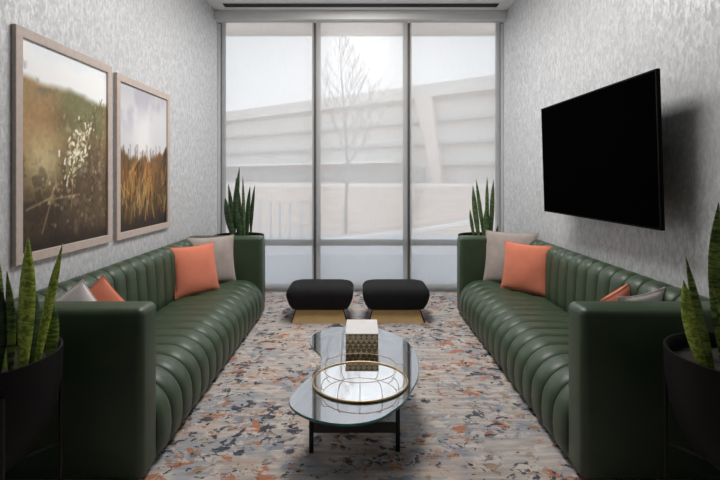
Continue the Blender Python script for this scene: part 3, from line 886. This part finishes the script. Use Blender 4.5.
# bare tree
tr2 = empty('bare_tree', (-.40, 13.3, -.12)); tag(tr2, 'bare young tree on the lawn behind the middle window bay', 'tree')
bm = bmesh.new()
trunk = [(0, 0, 0), (.01, 0, .8), (.05, .02, 1.7), (.02, 0, 2.6), (-.05, 0, 3.5), (-.12, .02, 4.4), (-.16, .02, 5.2), (-.20, 0, 6.0)]
add_tube(bm, trunk, [.055, .050, .045, .038, .030, .020, .012, .005], 8); trunk_o = from_bm('trunk', bm, M['bark'], tr2)
rb = random.Random(5)
bm = bmesh.new()
def branch(p, d, L, r, depth):
    pts = [Vector(p)]; d = Vector(d).normalized(); n = 5; rad = [r]
    for i in range(n):
        d = (d+Vector((rb.uniform(-.12, .12), rb.uniform(-.12, .12), .12))).normalized()
        pts.append(pts[-1]+d*L/n); rad.append(max(.0055, r*(1-(i+1)/(n+.4))))
    add_tube(bm, pts, rad, 5)
    if depth:
        for i in range(1, n):
            for s_ in ((-1, 1) if depth > 1 else (rb.choice((-1, 1)),)):
                a = Vector((s_*rb.uniform(.4, .9), rb.uniform(-.6, .6), rb.uniform(.3, .8)))
                branch(pts[i], d*.7+a*.7, L*rb.uniform(.28, .48), rad[i]*.6, depth-1)
for k in range(17):
    z = 1.9+k*.21; s_ = -1 if k % 2 else 1
    i = max(j for j in range(len(trunk)) if trunk[j][2] <= z); t = (z-trunk[i][2])/(trunk[i+1][2]-trunk[i][2]) if i+1 < len(trunk) else 0
    p = Vector(trunk[i]).lerp(Vector(trunk[i+1]), t)
    branch(p, (s_*rb.uniform(.55, .9), rb.uniform(-.5, .5), rb.uniform(.7, 1.1)), max(.5, (5.9-z)*.5), .026*(1-.1*k/2), 2 if k % 2 == 0 else 1)
from_bm('branches', bm, M['bark'], trunk_o)

# shrubs outside the right bay
for (x, y, lab) in ((1.55, 14.5, 'bare twiggy shrub on the lawn at the left edge of the right bay'), (4.9, 17.5, 'bare twiggy shrub on the lawn behind the right hand snake plant')):
    sb = empty('bare_shrub', (x, y, float(hh(x, y)))); tag(sb, lab, 'shrub', 'bare shrubs')
    bm = bmesh.new()
    for k in range(9):
        branch((rb.uniform(-.1, .1), rb.uniform(-.1, .1), 0), (rb.uniform(-.35, .35), rb.uniform(-.35, .35), 1), rb.uniform(.8, 1.5), .011, 1)
    from_bm('twigs', bm, M['bark'], sb)

# ------------------------------------------------------------------ light
w = bpy.data.worlds.new('sky'); SC.world = w; w.use_nodes = True
nt = w.node_tree; bg = nt.nodes['Background']
tc = nt.nodes.new('ShaderNodeTexCoord'); sx = nt.nodes.new('ShaderNodeSeparateXYZ'); cr = nt.nodes.new('ShaderNodeValToRGB')
nt.links.new(tc.outputs['Generated'], sx.inputs[0]); nt.links.new(sx.outputs[2], cr.inputs[0])
cr.color_ramp.elements[0].position = 0; cr.color_ramp.elements[0].color = (.98, .98, 1, 1)
cr.color_ramp.elements[1].position = .7; cr.color_ramp.elements[1].color = (.84, .90, 1, 1)
nt.links.new(cr.outputs[0], bg.inputs[0]); bg.inputs[1].default_value = 2.2

def area(name, loc, sx_, sy_, power, color=(1, 1, 1), rot=(0, 0, 0), spread=180):
    l = bpy.data.lights.new(name, 'AREA'); l.shape = 'RECTANGLE'; l.size = sx_; l.size_y = sy_; l.energy = power; l.color = color
    l.spread = math.radians(spread)
    o = bpy.data.objects.new(name, l); COL.objects.link(o); o.location = loc; o.rotation_euler = rot
    return o
area('ceiling_fill_light', (0, 4.0, 3.42), .9, 2.8, 100, (1, .97, .94))  # unseen fill light added under the ceiling to lift the room, not a fixture

# ------------------------------------------------------------------ camera
cam = bpy.data.cameras.new('camera'); co = bpy.data.objects.new('camera', cam); COL.objects.link(co)
co.location = (0, 0, 1.4); co.rotation_euler = (PI/2, 0, 0)
cam.lens = 24; cam.sensor_width = 36; cam.sensor_fit = 'HORIZONTAL'; cam.shift_y = -62/720; cam.clip_end = 500
SC.camera = co
SC.view_settings.view_transform = 'Standard'; SC.view_settings.look = 'None'
SC.view_settings.exposure = 0.0; SC.view_settings.gamma = 1.0
SC.view_settings.use_curve_mapping = False
SC.cycles.max_bounces = 10; SC.cycles.transparent_max_bounces = 16
